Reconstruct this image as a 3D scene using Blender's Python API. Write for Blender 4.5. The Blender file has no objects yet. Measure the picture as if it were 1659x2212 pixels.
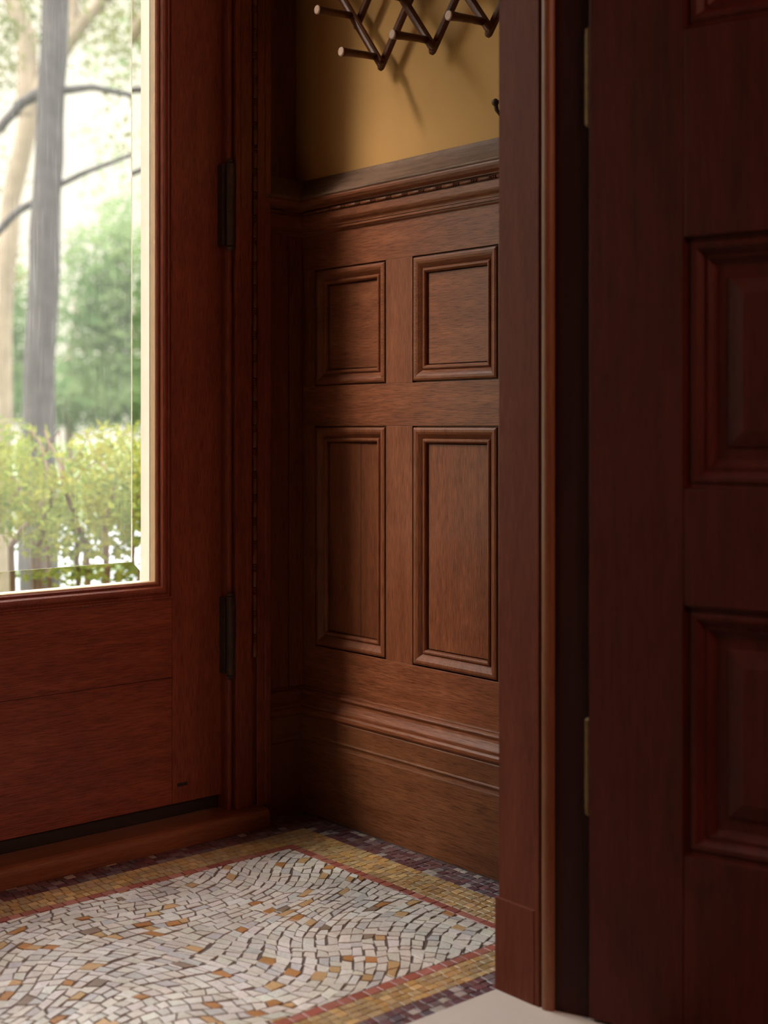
import bpy, bmesh, math, random
from mathutils import Vector

S = bpy.context.scene
COL = S.collection
random.seed(7)

# ------------------------------------------------------------------ camera
EYE = 0.95
YAW = math.radians(40.8)                 # the lens points 40.8 degrees to the right of +Y
FPX = 2900.0
cam_data = bpy.data.cameras.new('camera')
cam = bpy.data.objects.new('camera', cam_data); COL.objects.link(cam)
cam.location = (0, 0, EYE)
cam.rotation_euler = (math.pi / 2, 0, -YAW)
cam_data.sensor_fit = 'VERTICAL'
cam_data.sensor_height = 36.0
cam_data.lens = 36.0 * FPX / 2212.0
cam_data.shift_y = -(1106.0 - 922.0) / 2212.0
cam_data.clip_start = 0.02
cam_data.dof.use_dof = True
cam_data.dof.focus_distance = 2.85
cam_data.dof.aperture_fstop = 2.5
S.camera = cam

# ------------------------------------------------------------------ world, sun, lights, exposure
world = bpy.data.worlds.new('sky'); S.world = world
world.use_nodes = True
nt = world.node_tree; nt.nodes.clear()
wout = nt.nodes.new('ShaderNodeOutputWorld'); wbg = nt.nodes.new('ShaderNodeBackground')
wtc = nt.nodes.new('ShaderNodeTexCoord'); wsep = nt.nodes.new('ShaderNodeSeparateXYZ')
wramp = nt.nodes.new('ShaderNodeValToRGB')
nt.links.new(wtc.outputs['Generated'], wsep.inputs[0])
nt.links.new(wsep.outputs['Z'], wramp.inputs['Fac'])
wramp.color_ramp.elements[0].position = 0.0
wramp.color_ramp.elements[0].color = (1.0, 0.93, 0.76, 1)
wramp.color_ramp.elements[1].position = 0.75
wramp.color_ramp.elements[1].color = (0.90, 0.92, 0.95, 1)
e = wramp.color_ramp.elements.new(0.33); e.color = (1.0, 0.93, 0.76, 1)
nt.links.new(wramp.outputs['Color'], wbg.inputs['Color'])
wmr = nt.nodes.new('ShaderNodeMapRange')
for k_, v_ in (('From Min', 0.30), ('From Max', 0.60), ('To Min', 1.35), ('To Max', 14.0)): wmr.inputs[k_].default_value = v_
nt.links.new(wsep.outputs['Z'], wmr.inputs['Value']); nt.links.new(wmr.outputs[0], wbg.inputs['Strength'])
nt.links.new(wbg.outputs[0], wout.inputs['Surface'])

def light(name, kind, loc, direction, energy, color, **kw):
    l = bpy.data.lights.new(name, kind); o = bpy.data.objects.new(name, l); COL.objects.link(o)
    o.location = loc
    o.rotation_euler = Vector(direction).to_track_quat('-Z', 'Y').to_euler()
    l.energy = energy; l.color = color
    for k, v in kw.items(): setattr(l, k, v)
    return o

SUN = light('hazy_sun', 'SUN', (-6, 8, 9), (1.0, -0.49, -0.99), 4.9, (1.0, 0.88, 0.72), angle=math.radians(13))
HALL_FILL = light('hall_fill_light', 'AREA', (1.25, -2.0, 2.9), (-0.1, 0.85, -0.45), 54.0, (1.0, 0.50, 0.36), shape='SQUARE', size=0.8)  # added warm fill for the dark woodwork, no known lamp
PORTAL = light('sky_portal', 'AREA', (0.8, 2.80, 1.68), (0, -1, 0), 1.0, (1, 1, 1), shape='RECTANGLE', size=2.0)
PORTAL.data.size_y = 2.4
PORTAL.data.cycles.is_portal = True

S.view_settings.view_transform = 'Standard'
S.view_settings.look = 'None'
S.view_settings.gamma = 1.0
S.view_settings.use_curve_mapping = False
S.view_settings.exposure = 0.0
S.cycles.use_denoising = True
S.cycles.max_bounces = 10
S.cycles.diffuse_bounces = 6
S.cycles.transparent_max_bounces = 24
S.cycles.sample_clamp_indirect = 8.0
S.cycles.caustics_reflective = False
S.cycles.caustics_refractive = True

# ------------------------------------------------------------------ materials
def new_mat(name):
    m = bpy.data.materials.new(name); m.use_nodes = True
    m.node_tree.nodes.clear()
    return m, m.node_tree

def node(nt, kind, **inp):
    n = nt.nodes.new(kind)
    for k, v in inp.items():
        n.inputs[k.replace('_', ' ')].default_value = v
    return n

def ramp(nt, stops):
    r = nt.nodes.new('ShaderNodeValToRGB')
    while len(r.color_ramp.elements) < len(stops): r.color_ramp.elements.new(0.5)
    for el, (p, c) in zip(r.color_ramp.elements, stops):
        el.position = p; el.color = tuple(c) + (1,) if len(c) == 3 else c
    return r

def wood(name, axis, dark, mid, light_, rough=0.42, rot=0.0, pore=1.0, spec=0.32, bump=0.25, offset=0.0, figure=0.0):
    """oak: fine pores drawn out along `axis` (0,1,2), slow colour drift, optional ray figure"""
    m, nt = new_mat(name)
    L = nt.links.new
    out = nt.nodes.new('ShaderNodeOutputMaterial'); b = nt.nodes.new('ShaderNodeBsdfPrincipled')
    tc = nt.nodes.new('ShaderNodeTexCoord')
    def mp(sa, sc, off=0.0):
        q = nt.nodes.new('ShaderNodeMapping')
        v = [sc, sc, sc]; v[axis] = sa
        q.inputs['Scale'].default_value = v
        q.inputs['Location'].default_value = (off + offset, off * 1.7 + offset, off * 0.6)
        r = [0, 0, 0]
        r[(axis + 1) % 3] = rot
        q.inputs['Rotation'].default_value = r
        L(tc.outputs['Object'], q.inputs['Vector'])
        return q
    n1 = node(nt, 'ShaderNodeTexNoise', Scale=1.0, Detail=6.0, Roughness=0.65, Distortion=0.6)
    L(mp(2.6, 42).outputs[0], n1.inputs['Vector'])
    n2 = node(nt, 'ShaderNodeTexNoise', Scale=1.0, Detail=4.0, Roughness=0.6, Distortion=0.2)
    L(mp(26, 820, 3.1).outputs[0], n2.inputs['Vector'])
    n3 = node(nt, 'ShaderNodeTexNoise', Scale=1.0, Detail=3.0, Roughness=0.6, Distortion=1.5)
    L(mp(3.0 + 12 * figure, 9 + 20 * figure, 7.7).outputs[0], n3.inputs['Vector'])
    r1 = ramp(nt, [(0.28, dark), (0.52, mid), (0.75, light_)])
    mixf = nt.nodes.new('ShaderNodeMath'); mixf.operation = 'ADD'
    sc3 = nt.nodes.new('ShaderNodeMath'); sc3.operation = 'MULTIPLY'; sc3.inputs[1].default_value = 0.40
    sc1 = nt.nodes.new('ShaderNodeMath'); sc1.operation = 'MULTIPLY'; sc1.inputs[1].default_value = 0.60
    L(n1.outputs['Fac'], sc1.inputs[0]); L(n3.outputs['Fac'], sc3.inputs[0])
    L(sc1.outputs[0], mixf.inputs[0]); L(sc3.outputs[0], mixf.inputs[1])
    L(mixf.outputs[0], r1.inputs['Fac'])
    r2 = ramp(nt, [(0.36, (0.46, 0.38, 0.34)), (0.55, (1.12, 1.12, 1.12))])
    L(n2.outputs['Fac'], r2.inputs['Fac'])
    mx = nt.nodes.new('ShaderNodeMix'); mx.data_type = 'RGBA'; mx.blend_type = 'MULTIPLY'
    mx.inputs[0].default_value = pore
    L(r1.outputs['Color'], mx.inputs[6]); L(r2.outputs['Color'], mx.inputs[7])
    L(mx.outputs[2], b.inputs['Base Color'])
    b.inputs['Roughness'].default_value = rough
    b.inputs['Specular IOR Level'].default_value = spec
    bp = nt.nodes.new('ShaderNodeBump'); bp.inputs['Strength'].default_value = bump; bp.inputs['Distance'].default_value = 0.0015
    L(n2.outputs['Fac'], bp.inputs['Height']); L(bp.outputs[0], b.inputs['Normal'])
    L(b.outputs[0], out.inputs['Surface'])
    return m

def plain(name, color, rough=0.5, metallic=0.0, spec=0.5, noise=0.0, nscale=20, bump=0.0):
    m, nt = new_mat(name); L = nt.links.new
    out = nt.nodes.new('ShaderNodeOutputMaterial'); b = nt.nodes.new('ShaderNodeBsdfPrincipled')
    b.inputs['Roughness'].default_value = rough; b.inputs['Metallic'].default_value = metallic
    b.inputs['Specular IOR Level'].default_value = spec
    tc = nt.nodes.new('ShaderNodeTexCoord')
    n = node(nt, 'ShaderNodeTexNoise', Scale=float(nscale), Detail=5.0, Roughness=0.6)
    L(tc.outputs['Object'], n.inputs['Vector'])
    a = tuple(c * (1 - noise) for c in color); c2 = tuple(min(1, c * (1 + noise)) for c in color)
    r = ramp(nt, [(0.3, a), (0.7, c2)])
    L(n.outputs['Fac'], r.inputs['Fac']); L(r.outputs['Color'], b.inputs['Base Color'])
    if bump:
        bp = nt.nodes.new('ShaderNodeBump'); bp.inputs['Strength'].default_value = bump; bp.inputs['Distance'].default_value = 0.001
        L(n.outputs['Fac'], bp.inputs['Height']); L(bp.outputs[0], b.inputs['Normal'])
    L(b.outputs[0], out.inputs['Surface'])
    return m

OAK = [(0.105, 0.029, 0.011), (0.175, 0.055, 0.022), (0.245, 0.087, 0.037)]
DRK = [(0.12, 0.024, 0.012), (0.185, 0.043, 0.020), (0.25, 0.064, 0.031)]
oak_y = wood('oak_grain_level', 1, *OAK)
oak_z = wood('oak_grain_upright', 2, *OAK, rot=0.04)
oak_slant = wood('oak_grain_slanting', 2, *OAK, rot=0.10, offset=4.3)
oak_x = wood('oak_grain_cross', 0, *OAK)
oak_fig = wood('oak_figured', 2, *OAK, offset=2.0, figure=1.0)
oak_red = wood('oak_reddish', 2, (0.075, 0.018, 0.007), (0.15, 0.045, 0.016), (0.21, 0.075, 0.03), offset=9.0)
oak_worn = wood('oak_worn_cap', 1, (0.09, 0.046, 0.028), (0.16, 0.090, 0.058), (0.23, 0.135, 0.090), rough=0.5, offset=5.0, bump=0.5)
oak_base = wood('oak_scuffed_base', 1, (0.095, 0.030, 0.011), (0.145, 0.052, 0.020), (0.19, 0.074, 0.031), offset=6.0, rough=0.45)
door_z = wood('door_wood_upright', 2, *DRK, rough=0.45, offset=1.5)
door_x = wood('door_wood_level', 0, *DRK, rough=0.45, offset=2.5)
jamb_z = wood('jamb_wood', 2, (0.10, 0.024, 0.012), (0.135, 0.034, 0.018), (0.17, 0.046, 0.024), rough=0.6, offset=3.3, pore=0.6, spec=0.12)
bead_z = wood('lighter_bead_wood', 2, (0.15, 0.055, 0.025), (0.21, 0.082, 0.038), (0.27, 0.11, 0.055), rough=0.4, offset=2.2, pore=0.5)  # lighter wood tone than the post
shade_strip_z = wood('shade_dark_wood', 2, (0.02, 0.005, 0.004), (0.03, 0.008, 0.006), (0.045, 0.011, 0.008), rough=0.6, offset=3.3, pore=0.4, spec=0.15)  # near-black colour stands for the shade between jamb and open door
maho_z = wood('inner_door_wood', 2, (0.034, 0.0055, 0.0035), (0.070, 0.010, 0.005), (0.105, 0.016, 0.008), rough=0.55, spec=0.2, offset=8.0, pore=0.5, rot=0.05)
sill_x = wood('sill_wood', 0, (0.14, 0.05, 0.022), (0.20, 0.075, 0.035), (0.25, 0.10, 0.05), rough=0.4, offset=7.0, pore=0.5)
rack_m = wood('rack_wood', 2, (0.06, 0.018, 0.008), (0.105, 0.032, 0.014), (0.16, 0.052, 0.025), rough=0.35, offset=1.1)
endgrain = plain('peg_end_grain', (0.42, 0.26, 0.20), 0.6, noise=0.15, nscale=300)
plaster = plain('yellow_plaster', (0.48, 0.265, 0.095), 0.75, noise=0.05, nscale=6, bump=0.1, spec=0.2)
ceil_m = plain('ceiling_plaster', (0.35, 0.27, 0.18), 0.9, noise=0.03)
hall_m = plain('hall_wall_paint', (0.16, 0.07, 0.045), 0.8, noise=0.1, nscale=3)
hallfloor_m = wood('hall_floor_boards', 0, (0.06, 0.03, 0.015), (0.10, 0.05, 0.025), (0.15, 0.08, 0.04))
bronze = plain('dark_bronze', (0.050, 0.030, 0.024), 0.55, 0.3, noise=0.3, nscale=60)
brass = plain('tarnished_brass', (0.16, 0.105, 0.04), 0.5, 0.7, noise=0.3, nscale=60)
grout = plain('mosaic_grout', (0.10, 0.064, 0.048), 0.85, noise=0.3, nscale=80)
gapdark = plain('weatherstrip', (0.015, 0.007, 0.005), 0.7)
tan_m = plain('lit_tan_wood', (0.50, 0.30, 0.16), 0.5, noise=0.08, nscale=30)  # tan colour carries the daylight grazing the rebate edge
cream = plain('cream_outer_paint', (0.42, 0.335, 0.29), 0.5, noise=0.05)
marble = plain('white_marble', (0.50, 0.455, 0.40), 0.4, noise=0.05, nscale=7)

def tessera_mat():
    m, nt = new_mat('stone_tesserae'); L = nt.links.new
    out = nt.nodes.new('ShaderNodeOutputMaterial'); b = nt.nodes.new('ShaderNodeBsdfPrincipled')
    at = nt.nodes.new('ShaderNodeAttribute'); at.attribute_name = 'stone'
    tc = nt.nodes.new('ShaderNodeTexCoord')
    n = node(nt, 'ShaderNodeTexNoise', Scale=160.0, Detail=6.0, Roughness=0.7, Distortion=1.0)
    L(tc.outputs['Object'], n.inputs['Vector'])
    r = ramp(nt, [(0.30, (0.72, 0.70, 0.68)), (0.55, (1, 1, 1)), (0.75, (1.12, 1.10, 1.08))])
    L(n.outputs['Fac'], r.inputs['Fac'])
    n2 = node(nt, 'ShaderNodeTexNoise', Scale=5.0, Detail=4.0, Roughness=0.6)
    L(tc.outputs['Object'], n2.inputs['Vector'])
    r2 = ramp(nt, [(0.35, (0.74, 0.71, 0.69)), (0.6, (0.92, 0.92, 0.94))])
    L(n2.outputs['Fac'], r2.inputs['Fac'])
    mx = nt.nodes.new('ShaderNodeMix'); mx.data_type = 'RGBA'; mx.blend_type = 'MULTIPLY'; mx.inputs[0].default_value = 1
    mx2 = nt.nodes.new('ShaderNodeMix'); mx2.data_type = 'RGBA'; mx2.blend_type = 'MULTIPLY'; mx2.inputs[0].default_value = 1
    L(at.outputs['Color'], mx.inputs[6]); L(r.outputs['Color'], mx.inputs[7])
    L(mx.outputs[2], mx2.inputs[6]); L(r2.outputs['Color'], mx2.inputs[7])
    L(mx2.outputs[2], b.inputs['Base Color'])
    b.inputs['Roughness'].default_value = 0.33
    L(b.outputs[0], out.inputs['Surface'])
    return m
tess = tessera_mat()

def glass_mat():
    """old dusty pane: clear, a little mirror-like, with dust and smears that scatter daylight"""
    m, nt = new_mat('dusty_glass'); L = nt.links.new
    out = nt.nodes.new('ShaderNodeOutputMaterial')
    tr = nt.nodes.new('ShaderNodeBsdfTransparent'); tr.inputs[0].default_value = (0.97, 0.98, 0.97, 1)
    gl = nt.nodes.new('ShaderNodeBsdfGlossy'); gl.inputs['Roughness'].default_value = 0.02
    fr = nt.nodes.new('ShaderNodeFresnel'); fr.inputs['IOR'].default_value = 1.45
    m1 = nt.nodes.new('ShaderNodeMixShader')
    L(fr.outputs[0], m1.inputs[0]); L(tr.outputs[0], m1.inputs[1]); L(gl.outputs[0], m1.inputs[2])
    tl = nt.nodes.new('ShaderNodeBsdfTranslucent'); tl.inputs[0].default_value = (0.9, 0.92, 0.95, 1)
    tc = nt.nodes.new('ShaderNodeTexCoord')
    sp = node(nt, 'ShaderNodeTexVoronoi', Scale=420.0)
    L(tc.outputs['Object'], sp.inputs['Vector'])
    rs = ramp(nt, [(0.10, (1, 1, 1)), (0.22, (0, 0, 0))]); L(sp.outputs['Distance'], rs.inputs['Fac'])
    gate = node(nt, 'ShaderNodeTexNoise', Scale=60.0, Detail=3.0)
    L(tc.outputs['Object'], gate.inputs['Vector'])
    rg = ramp(nt, [(0.52, (0, 0, 0)), (0.62, (1, 1, 1))]); L(gate.outputs['Fac'], rg.inputs['Fac'])
    mul = nt.nodes.new('ShaderNodeMath'); mul.operation = 'MULTIPLY'
    L(rs.outputs['Color'], mul.inputs[0]); L(rg.outputs['Color'], mul.inputs[1])
    mp = nt.nodes.new('ShaderNodeMapping'); mp.inputs['Scale'].default_value = (220, 220, 9)
    L(tc.outputs['Object'], mp.inputs['Vector'])
    st = node(nt, 'ShaderNodeTexNoise', Scale=1.0, Detail=4.0); L(mp.outputs[0], st.inputs['Vector'])
    rst = ramp(nt, [(0.50, (0, 0, 0)), (0.75, (1, 1, 1))]); L(st.outputs['Fac'], rst.inputs['Fac'])
    a1 = nt.nodes.new('ShaderNodeMath'); a1.operation = 'MULTIPLY_ADD'; a1.inputs[1].default_value = 0.10; a1.inputs[2].default_value = 0.028
    L(mul.outputs[0], a1.inputs[0])
    a2 = nt.nodes.new('ShaderNodeMath'); a2.operation = 'MULTIPLY_ADD'; a2.inputs[1].default_value = 0.03
    L(rst.outputs['Color'], a2.inputs[0]); L(a1.outputs[0], a2.inputs[2])
    m2 = nt.nodes.new('ShaderNodeMixShader')
    L(a2.outputs[0], m2.inputs[0]); L(m1.outputs[0], m2.inputs[1]); L(tl.outputs[0], m2.inputs[2])
    L(m2.outputs[0], out.inputs['Surface'])
    return m
pane_m = glass_mat()

def bevel_mat():
    m, nt = new_mat('bevelled_glass_edge'); L = nt.links.new
    out = nt.nodes.new('ShaderNodeOutputMaterial')
    g = nt.nodes.new('ShaderNodeBsdfGlass'); g.inputs['IOR'].default_value = 1.5; g.inputs['Roughness'].default_value = 0.0
    g.inputs['Color'].default_value = (0.97, 0.99, 0.97, 1)
    L(g.outputs[0], out.inputs['Surface'])
    return m
bevel_m = bevel_mat()

def leaf_mat(name, c1, c2, trans=0.45, scale=3.0, rough=0.6):
    m, nt = new_mat(name); L = nt.links.new
    out = nt.nodes.new('ShaderNodeOutputMaterial')
    tc = nt.nodes.new('ShaderNodeTexCoord')
    n = node(nt, 'ShaderNodeTexNoise', Scale=float(scale), Detail=4.0, Roughness=0.8)
    L(tc.outputs['Object'], n.inputs['Vector'])
    r = ramp(nt, [(0.35, c1), (0.65, c2)]); L(n.outputs['Fac'], r.inputs['Fac'])
    d = nt.nodes.new('ShaderNodeBsdfDiffuse'); t = nt.nodes.new('ShaderNodeBsdfTranslucent')
    L(r.outputs['Color'], d.inputs[0]); L(r.outputs['Color'], t.inputs[0])
    mx = nt.nodes.new('ShaderNodeMixShader'); mx.inputs[0].default_value = trans
    L(d.outputs[0], mx.inputs[1]); L(t.outputs[0], mx.inputs[2]); L(mx.outputs[0], out.inputs['Surface'])
    return m
shrub_leaf = leaf_mat('shrub_leaves', (0.10, 0.155, 0.040), (0.27, 0.25, 0.06), 0.5, 5)
tree_leaf = leaf_mat('tree_leaves', (0.08, 0.10, 0.045), (0.16, 0.155, 0.06), 0.5, 1.2)
far_leaf = leaf_mat('far_leaves', (0.11, 0.18, 0.08), (0.19, 0.24, 0.11), 0.5, 0.8)
bark = plain('grey_bark', (0.038, 0.032, 0.032), 0.9, noise=0.35, nscale=9, bump=0.5)
bark_pale = plain('pale_bark', (0.17, 0.13, 0.09), 0.9, noise=0.2, nscale=6)
twig_m = plain('shrub_twigs', (0.13, 0.075, 0.05), 0.8, noise=0.2)
lawn_m = plain('lawn', (0.07, 0.10, 0.035), 0.9, noise=0.4, nscale=3)
soil_m = plain('leaf_litter', (0.16, 0.10, 0.07), 0.95, noise=0.4, nscale=12)
pave_m = plain('pale_pavement', (0.30, 0.31, 0.33), 0.8, noise=0.1, nscale=2)
stone_m = plain('porch_stone', (0.42, 0.34, 0.27), 0.8, noise=0.15, nscale=5)

# ------------------------------------------------------------------ mesh helpers
def link(name, bm, mats, parent=None, smooth=False, bevel=0.0, recalc=True):
    if recalc: bmesh.ops.recalc_face_normals(bm, faces=bm.faces)
    me = bpy.data.meshes.new(name); bm.to_mesh(me); bm.free()
    for m in (mats if isinstance(mats, (list, tuple)) else [mats]): me.materials.append(m)
    o = bpy.data.objects.new(name, me); COL.objects.link(o)
    if smooth:
        for p in me.polygons: p.use_smooth = True
    if bevel:
        mod = o.modifiers.new('soft_edges', 'BEVEL'); mod.width = bevel; mod.segments = 2; mod.limit_method = 'ANGLE'
    if parent: o.parent = parent
    return o

def tag(o, label=None, cat=None, group=None, kind=None):
    if label: o['label'] = label
    if cat: o['category'] = cat
    if group: o['group'] = group
    if kind: o['kind'] = kind
    return o

def empty(name, label=None, cat=None, group=None, kind=None, loc=(0, 0, 0), rz=0.0):
    o = bpy.data.objects.new(name, None); COL.objects.link(o)
    o.empty_display_size = 0.1; o.location = loc; o.rotation_euler = (0, 0, rz)
    return tag(o, label, cat, group, kind)

def box(bm, x0, x1, y0, y1, z0, z1):
    vs = [bm.verts.new((x, y, z)) for x in (x0, x1) for y in (y0, y1) for z in (z0, z1)]
    for f in ((0, 1, 3, 2), (4, 6, 7, 5), (0, 4, 5, 1), (2, 3, 7, 6), (0, 2, 6, 4), (1, 5, 7, 3)):
        bm.faces.new([vs[i] for i in f])
    return vs

def prism(bm, pts, z0, z1):
    """plan outline extruded upwards"""
    a = [bm.verts.new((x, y, z0)) for x, y in pts]; b = [bm.verts.new((x, y, z1)) for x, y in pts]
    n = len(pts)
    for i in range(n):
        bm.faces.new((a[i], a[(i + 1) % n], b[(i + 1) % n], b[i]))
    bm.faces.new(a[::-1]); bm.faces.new(b)

def plan_sweep(bm, path, profile):
    """profile [(out from wall, z)] run along plan path of wall-face points given with mitre directions
    path: [(x, y, dx, dy)]: the profile offset d moves the point by (dx*d, dy*d)"""
    rings = []
    for (x, y, dx, dy) in path:
        rings.append([bm.verts.new((x + dx * d, y + dy * d, z)) for d, z in profile])
    n = len(profile)
    for a, b in zip(rings, rings[1:]):
        for i in range(n):
            bm.faces.new((a[i], a[(i + 1) % n], b[(i + 1) % n], b[i]))
    bm.faces.new(rings[0][::-1]); bm.faces.new(rings[-1])

def frame_sweep(bm, u0, u1, v0, v1, profile, fn):
    """mitred moulding round a rectangle; profile [(inset, height)]; fn maps (u, v, w) to the scene"""
    cs = [(u0, v0, 1, 1), (u1, v0, -1, 1), (u1, v1, -1, -1), (u0, v1, 1, -1)]
    rings = [[bm.verts.new(fn(u + su * a, v + sv * a, w)) for a, w in profile] for u, v, su, sv in cs]
    n = len(profile)
    for k in range(4):
        A, B = rings[k], rings[(k + 1) % 4]
        for i in range(n - 1):
            bm.faces.new((A[i], A[i + 1], B[i + 1], B[i]))

def arc(cx, cy, r, a0, a1, n=6):
    return [(cx + r * math.cos(math.radians(a0 + (a1 - a0) * i / n)), cy + r * math.sin(math.radians(a0 + (a1 - a0) * i / n))) for i in range(n + 1)]

def tube(bm, pts, radii, seg=10, cap=True):
    rings = []
    P = [Vector(p) for p in pts]
    ref = Vector((0.13, 0.31, 0.94)).normalized()
    for i, p in enumerate(P):
        d = (P[min(i + 1, len(P) - 1)] - P[max(i - 1, 0)]).normalized()
        if abs(d.dot(ref)) > 0.95: ref = Vector((0.9, 0.1, 0.2)).normalized()
        s = d.cross(ref).normalized(); t = d.cross(s).normalized()
        r = radii[i] if isinstance(radii, (list, tuple)) else radii
        ra, rb = r if isinstance(r, tuple) else (r, r)
        rings.append([bm.verts.new(p + s * (ra * math.cos(2 * math.pi * k / seg)) + t * (rb * math.sin(2 * math.pi * k / seg))) for k in range(seg)])
    for a, b in zip(rings, rings[1:]):
        for k in range(seg):
            bm.faces.new((a[k], a[(k + 1) % seg], b[(k + 1) % seg], b[k]))
    if cap:
        bm.faces.new(rings[0][::-1]); bm.faces.new(rings[-1])
    return rings

def bead_string(bm, a, b, r=0.0042, pitch=0.0555, R=0.0058):
    """turned bead: long barrels parted by three small discs"""
    A, B = Vector(a), Vector(b); L = (B - A).length; d = (B - A) / L
    n = int(L / pitch)
    for i in range(n):
        s = i * pitch
        def seg_(s0, s1, rr):
            tube(bm, [A + d * s0, A + d * (s0 + 0.0012), A + d * (s1 - 0.0012), A + d * s1], [rr * 0.72, rr, rr, rr * 0.72], 8)
        seg_(s + 0.001, s + pitch - 0.0165, r)
        for k in range(3):
            c = s + pitch - 0.0152 + k * 0.0053
            tube(bm, [A + d * c, A + d * (c + 0.0012), A + d * (c + 0.0024), A + d * (c + 0.0036)], [r * 0.45, r * 0.95, r * 0.95, r * 0.45], 8)
        tube(bm, [A + d * (s + pitch - 0.0165), A + d * (s + pitch + 0.001)], r * 0.4, 6)

# key planes of the vestibule (metres)
XP = 2.03      # face of panelling on the right wall
XW = 2.045     # yellow plaster
YR = 2.66      # panelling on the short return beside the entrance door
YT = 2.725     # wall above the rail on that return
YD = 2.66      # room face of entrance doors
YI = 1.46      # hall side of the inner doorway wall
TOPZ = 3.3

# ------------------------------------------------------------------ shell
bm = bmesh.new(); box(bm, XW, XW + 0.15, 1.46, 2.95, 0, TOPZ)
tag(link('wall_right', bm, plaster), 'yellow plastered wall above the oak panelling, coat rack on it', 'wall', kind='structure')
bm = bmesh.new(); box(bm, 1.905, XW, YT, 2.95, 0, TOPZ)
tag(link('wall_return', bm, plaster), 'shaded sliver of wall between door casing and the corner', 'wall', kind='structure')
bm = bmesh.new(); box(bm, -0.60, -0.45, 1.46, 2.95, 0, TOPZ)
tag(link('wall_left', bm, plaster), 'left wall of the entry, outside the view', 'wall', kind='structure')
bm = bmesh.new(); box(bm, -0.45, 1.905, YD + 0.01, 2.95, 2.92, TOPZ); box(bm, -0.45, -0.295, YD + 0.01, 2.95, 0, 2.92)
tag(link('wall_front', bm, plaster), 'wall over the glazed entrance doors', 'wall', kind='structure')
bm = bmesh.new()
box(bm, -3.0, 3.4, -2.6, 2.95, TOPZ, TOPZ + 0.15)
tag(link('ceiling', bm, ceil_m), 'plain ceiling over hall and entry', 'ceiling', kind='structure')
bm = bmesh.new()
box(bm, 1.75, 3.4, 1.416, 1.46, 0, TOPZ); box(bm, 1.75, 1.90, 1.46, 1.58, 0, TOPZ)
box(bm, -3.0, -0.05, 1.416, 1.58, 0, TOPZ); box(bm, -0.05, 1.75, 1.416, 1.58, 2.45, TOPZ)
box(bm, 1.90, XW, 1.46, 1.58, 0, TOPZ)
tag(link('wall_inner', bm, hall_m), 'wall around the inner doorway, behind the open door', 'wall', kind='structure')
bm = bmesh.new(); box(bm, -3.0, 3.4, -2.75, -2.6, 0, TOPZ)
tag(link('wall_back', bm, hall_m), 'far hall wall behind the viewer', 'wall', kind='structure')
bm = bmesh.new(); box(bm, -3.15, -3.0, -2.6, 1.58, 0, TOPZ)
tag(link('wall_hall_left', bm, hall_m), 'left hall wall', 'wall', kind='structure')
bm = bmesh.new(); box(bm, 3.4, 3.55, -2.6, 1.46, 0, TOPZ)
tag(link('wall_hall_right', bm, hall_m), 'right hall wall', 'wall', kind='structure')

# ------------------------------------------------------------------ floor with its mosaic
floor = empty('floor', 'mosaic stone floor of the entry, pale field inside red, gold and purple borders', 'floor', kind='structure')
bm = bmesh.new(); box(bm, -0.6, 2.06, 1.585, 2.95, -0.06, 0.0)
link('grout_bed', bm, grout, floor)
bm = bmesh.new(); box(bm, -3.0, 3.4, -2.6, 1.30, -0.06, 0.0)
tag(link('floor_hall', bm, hallfloor_m), 'dark boarded hall floor', 'floor', kind='structure')
bm = bmesh.new(); box(bm, -0.05, 1.86, 1.30, 1.588, -0.06, 0.004)
tag(link('threshold_slab', bm, marble, bevel=0.002), 'pale marble slab across the inner doorway, in front of mosaic', 'threshold', kind='structure')

def clip(poly, x0, x1, y0, y1):
    def cut(P, ins, inter):
        out = []
        for i in range(len(P)):
            a, b = P[i - 1], P[i]
            ia, ib = ins(a), ins(b)
            if ib:
                if not ia: out.append(inter(a, b))
                out.append(b)
            elif ia: out.append(inter(a, b))
        return out
    def ix(v):
        return lambda a, b: (v, a[1] + (b[1] - a[1]) * (v - a[0]) / (b[0] - a[0]))
    def iy(v):
        return lambda a, b: (a[0] + (b[0] - a[0]) * (v - a[1]) / (b[1] - a[1]), v)
    for ins, it in ((lambda p: p[0] >= x0, ix(x0)), (lambda p: p[0] <= x1, ix(x1)), (lambda p: p[1] >= y0, iy(y0)), (lambda p: p[1] <= y1, iy(y1))):
        if len(poly) < 3: return []
        poly = cut(poly, ins, it)
    return poly

def area(P):
    return abs(sum(P[i - 1][0] * P[i][1] - P[i][0] * P[i - 1][1] for i in range(len(P)))) / 2

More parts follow.
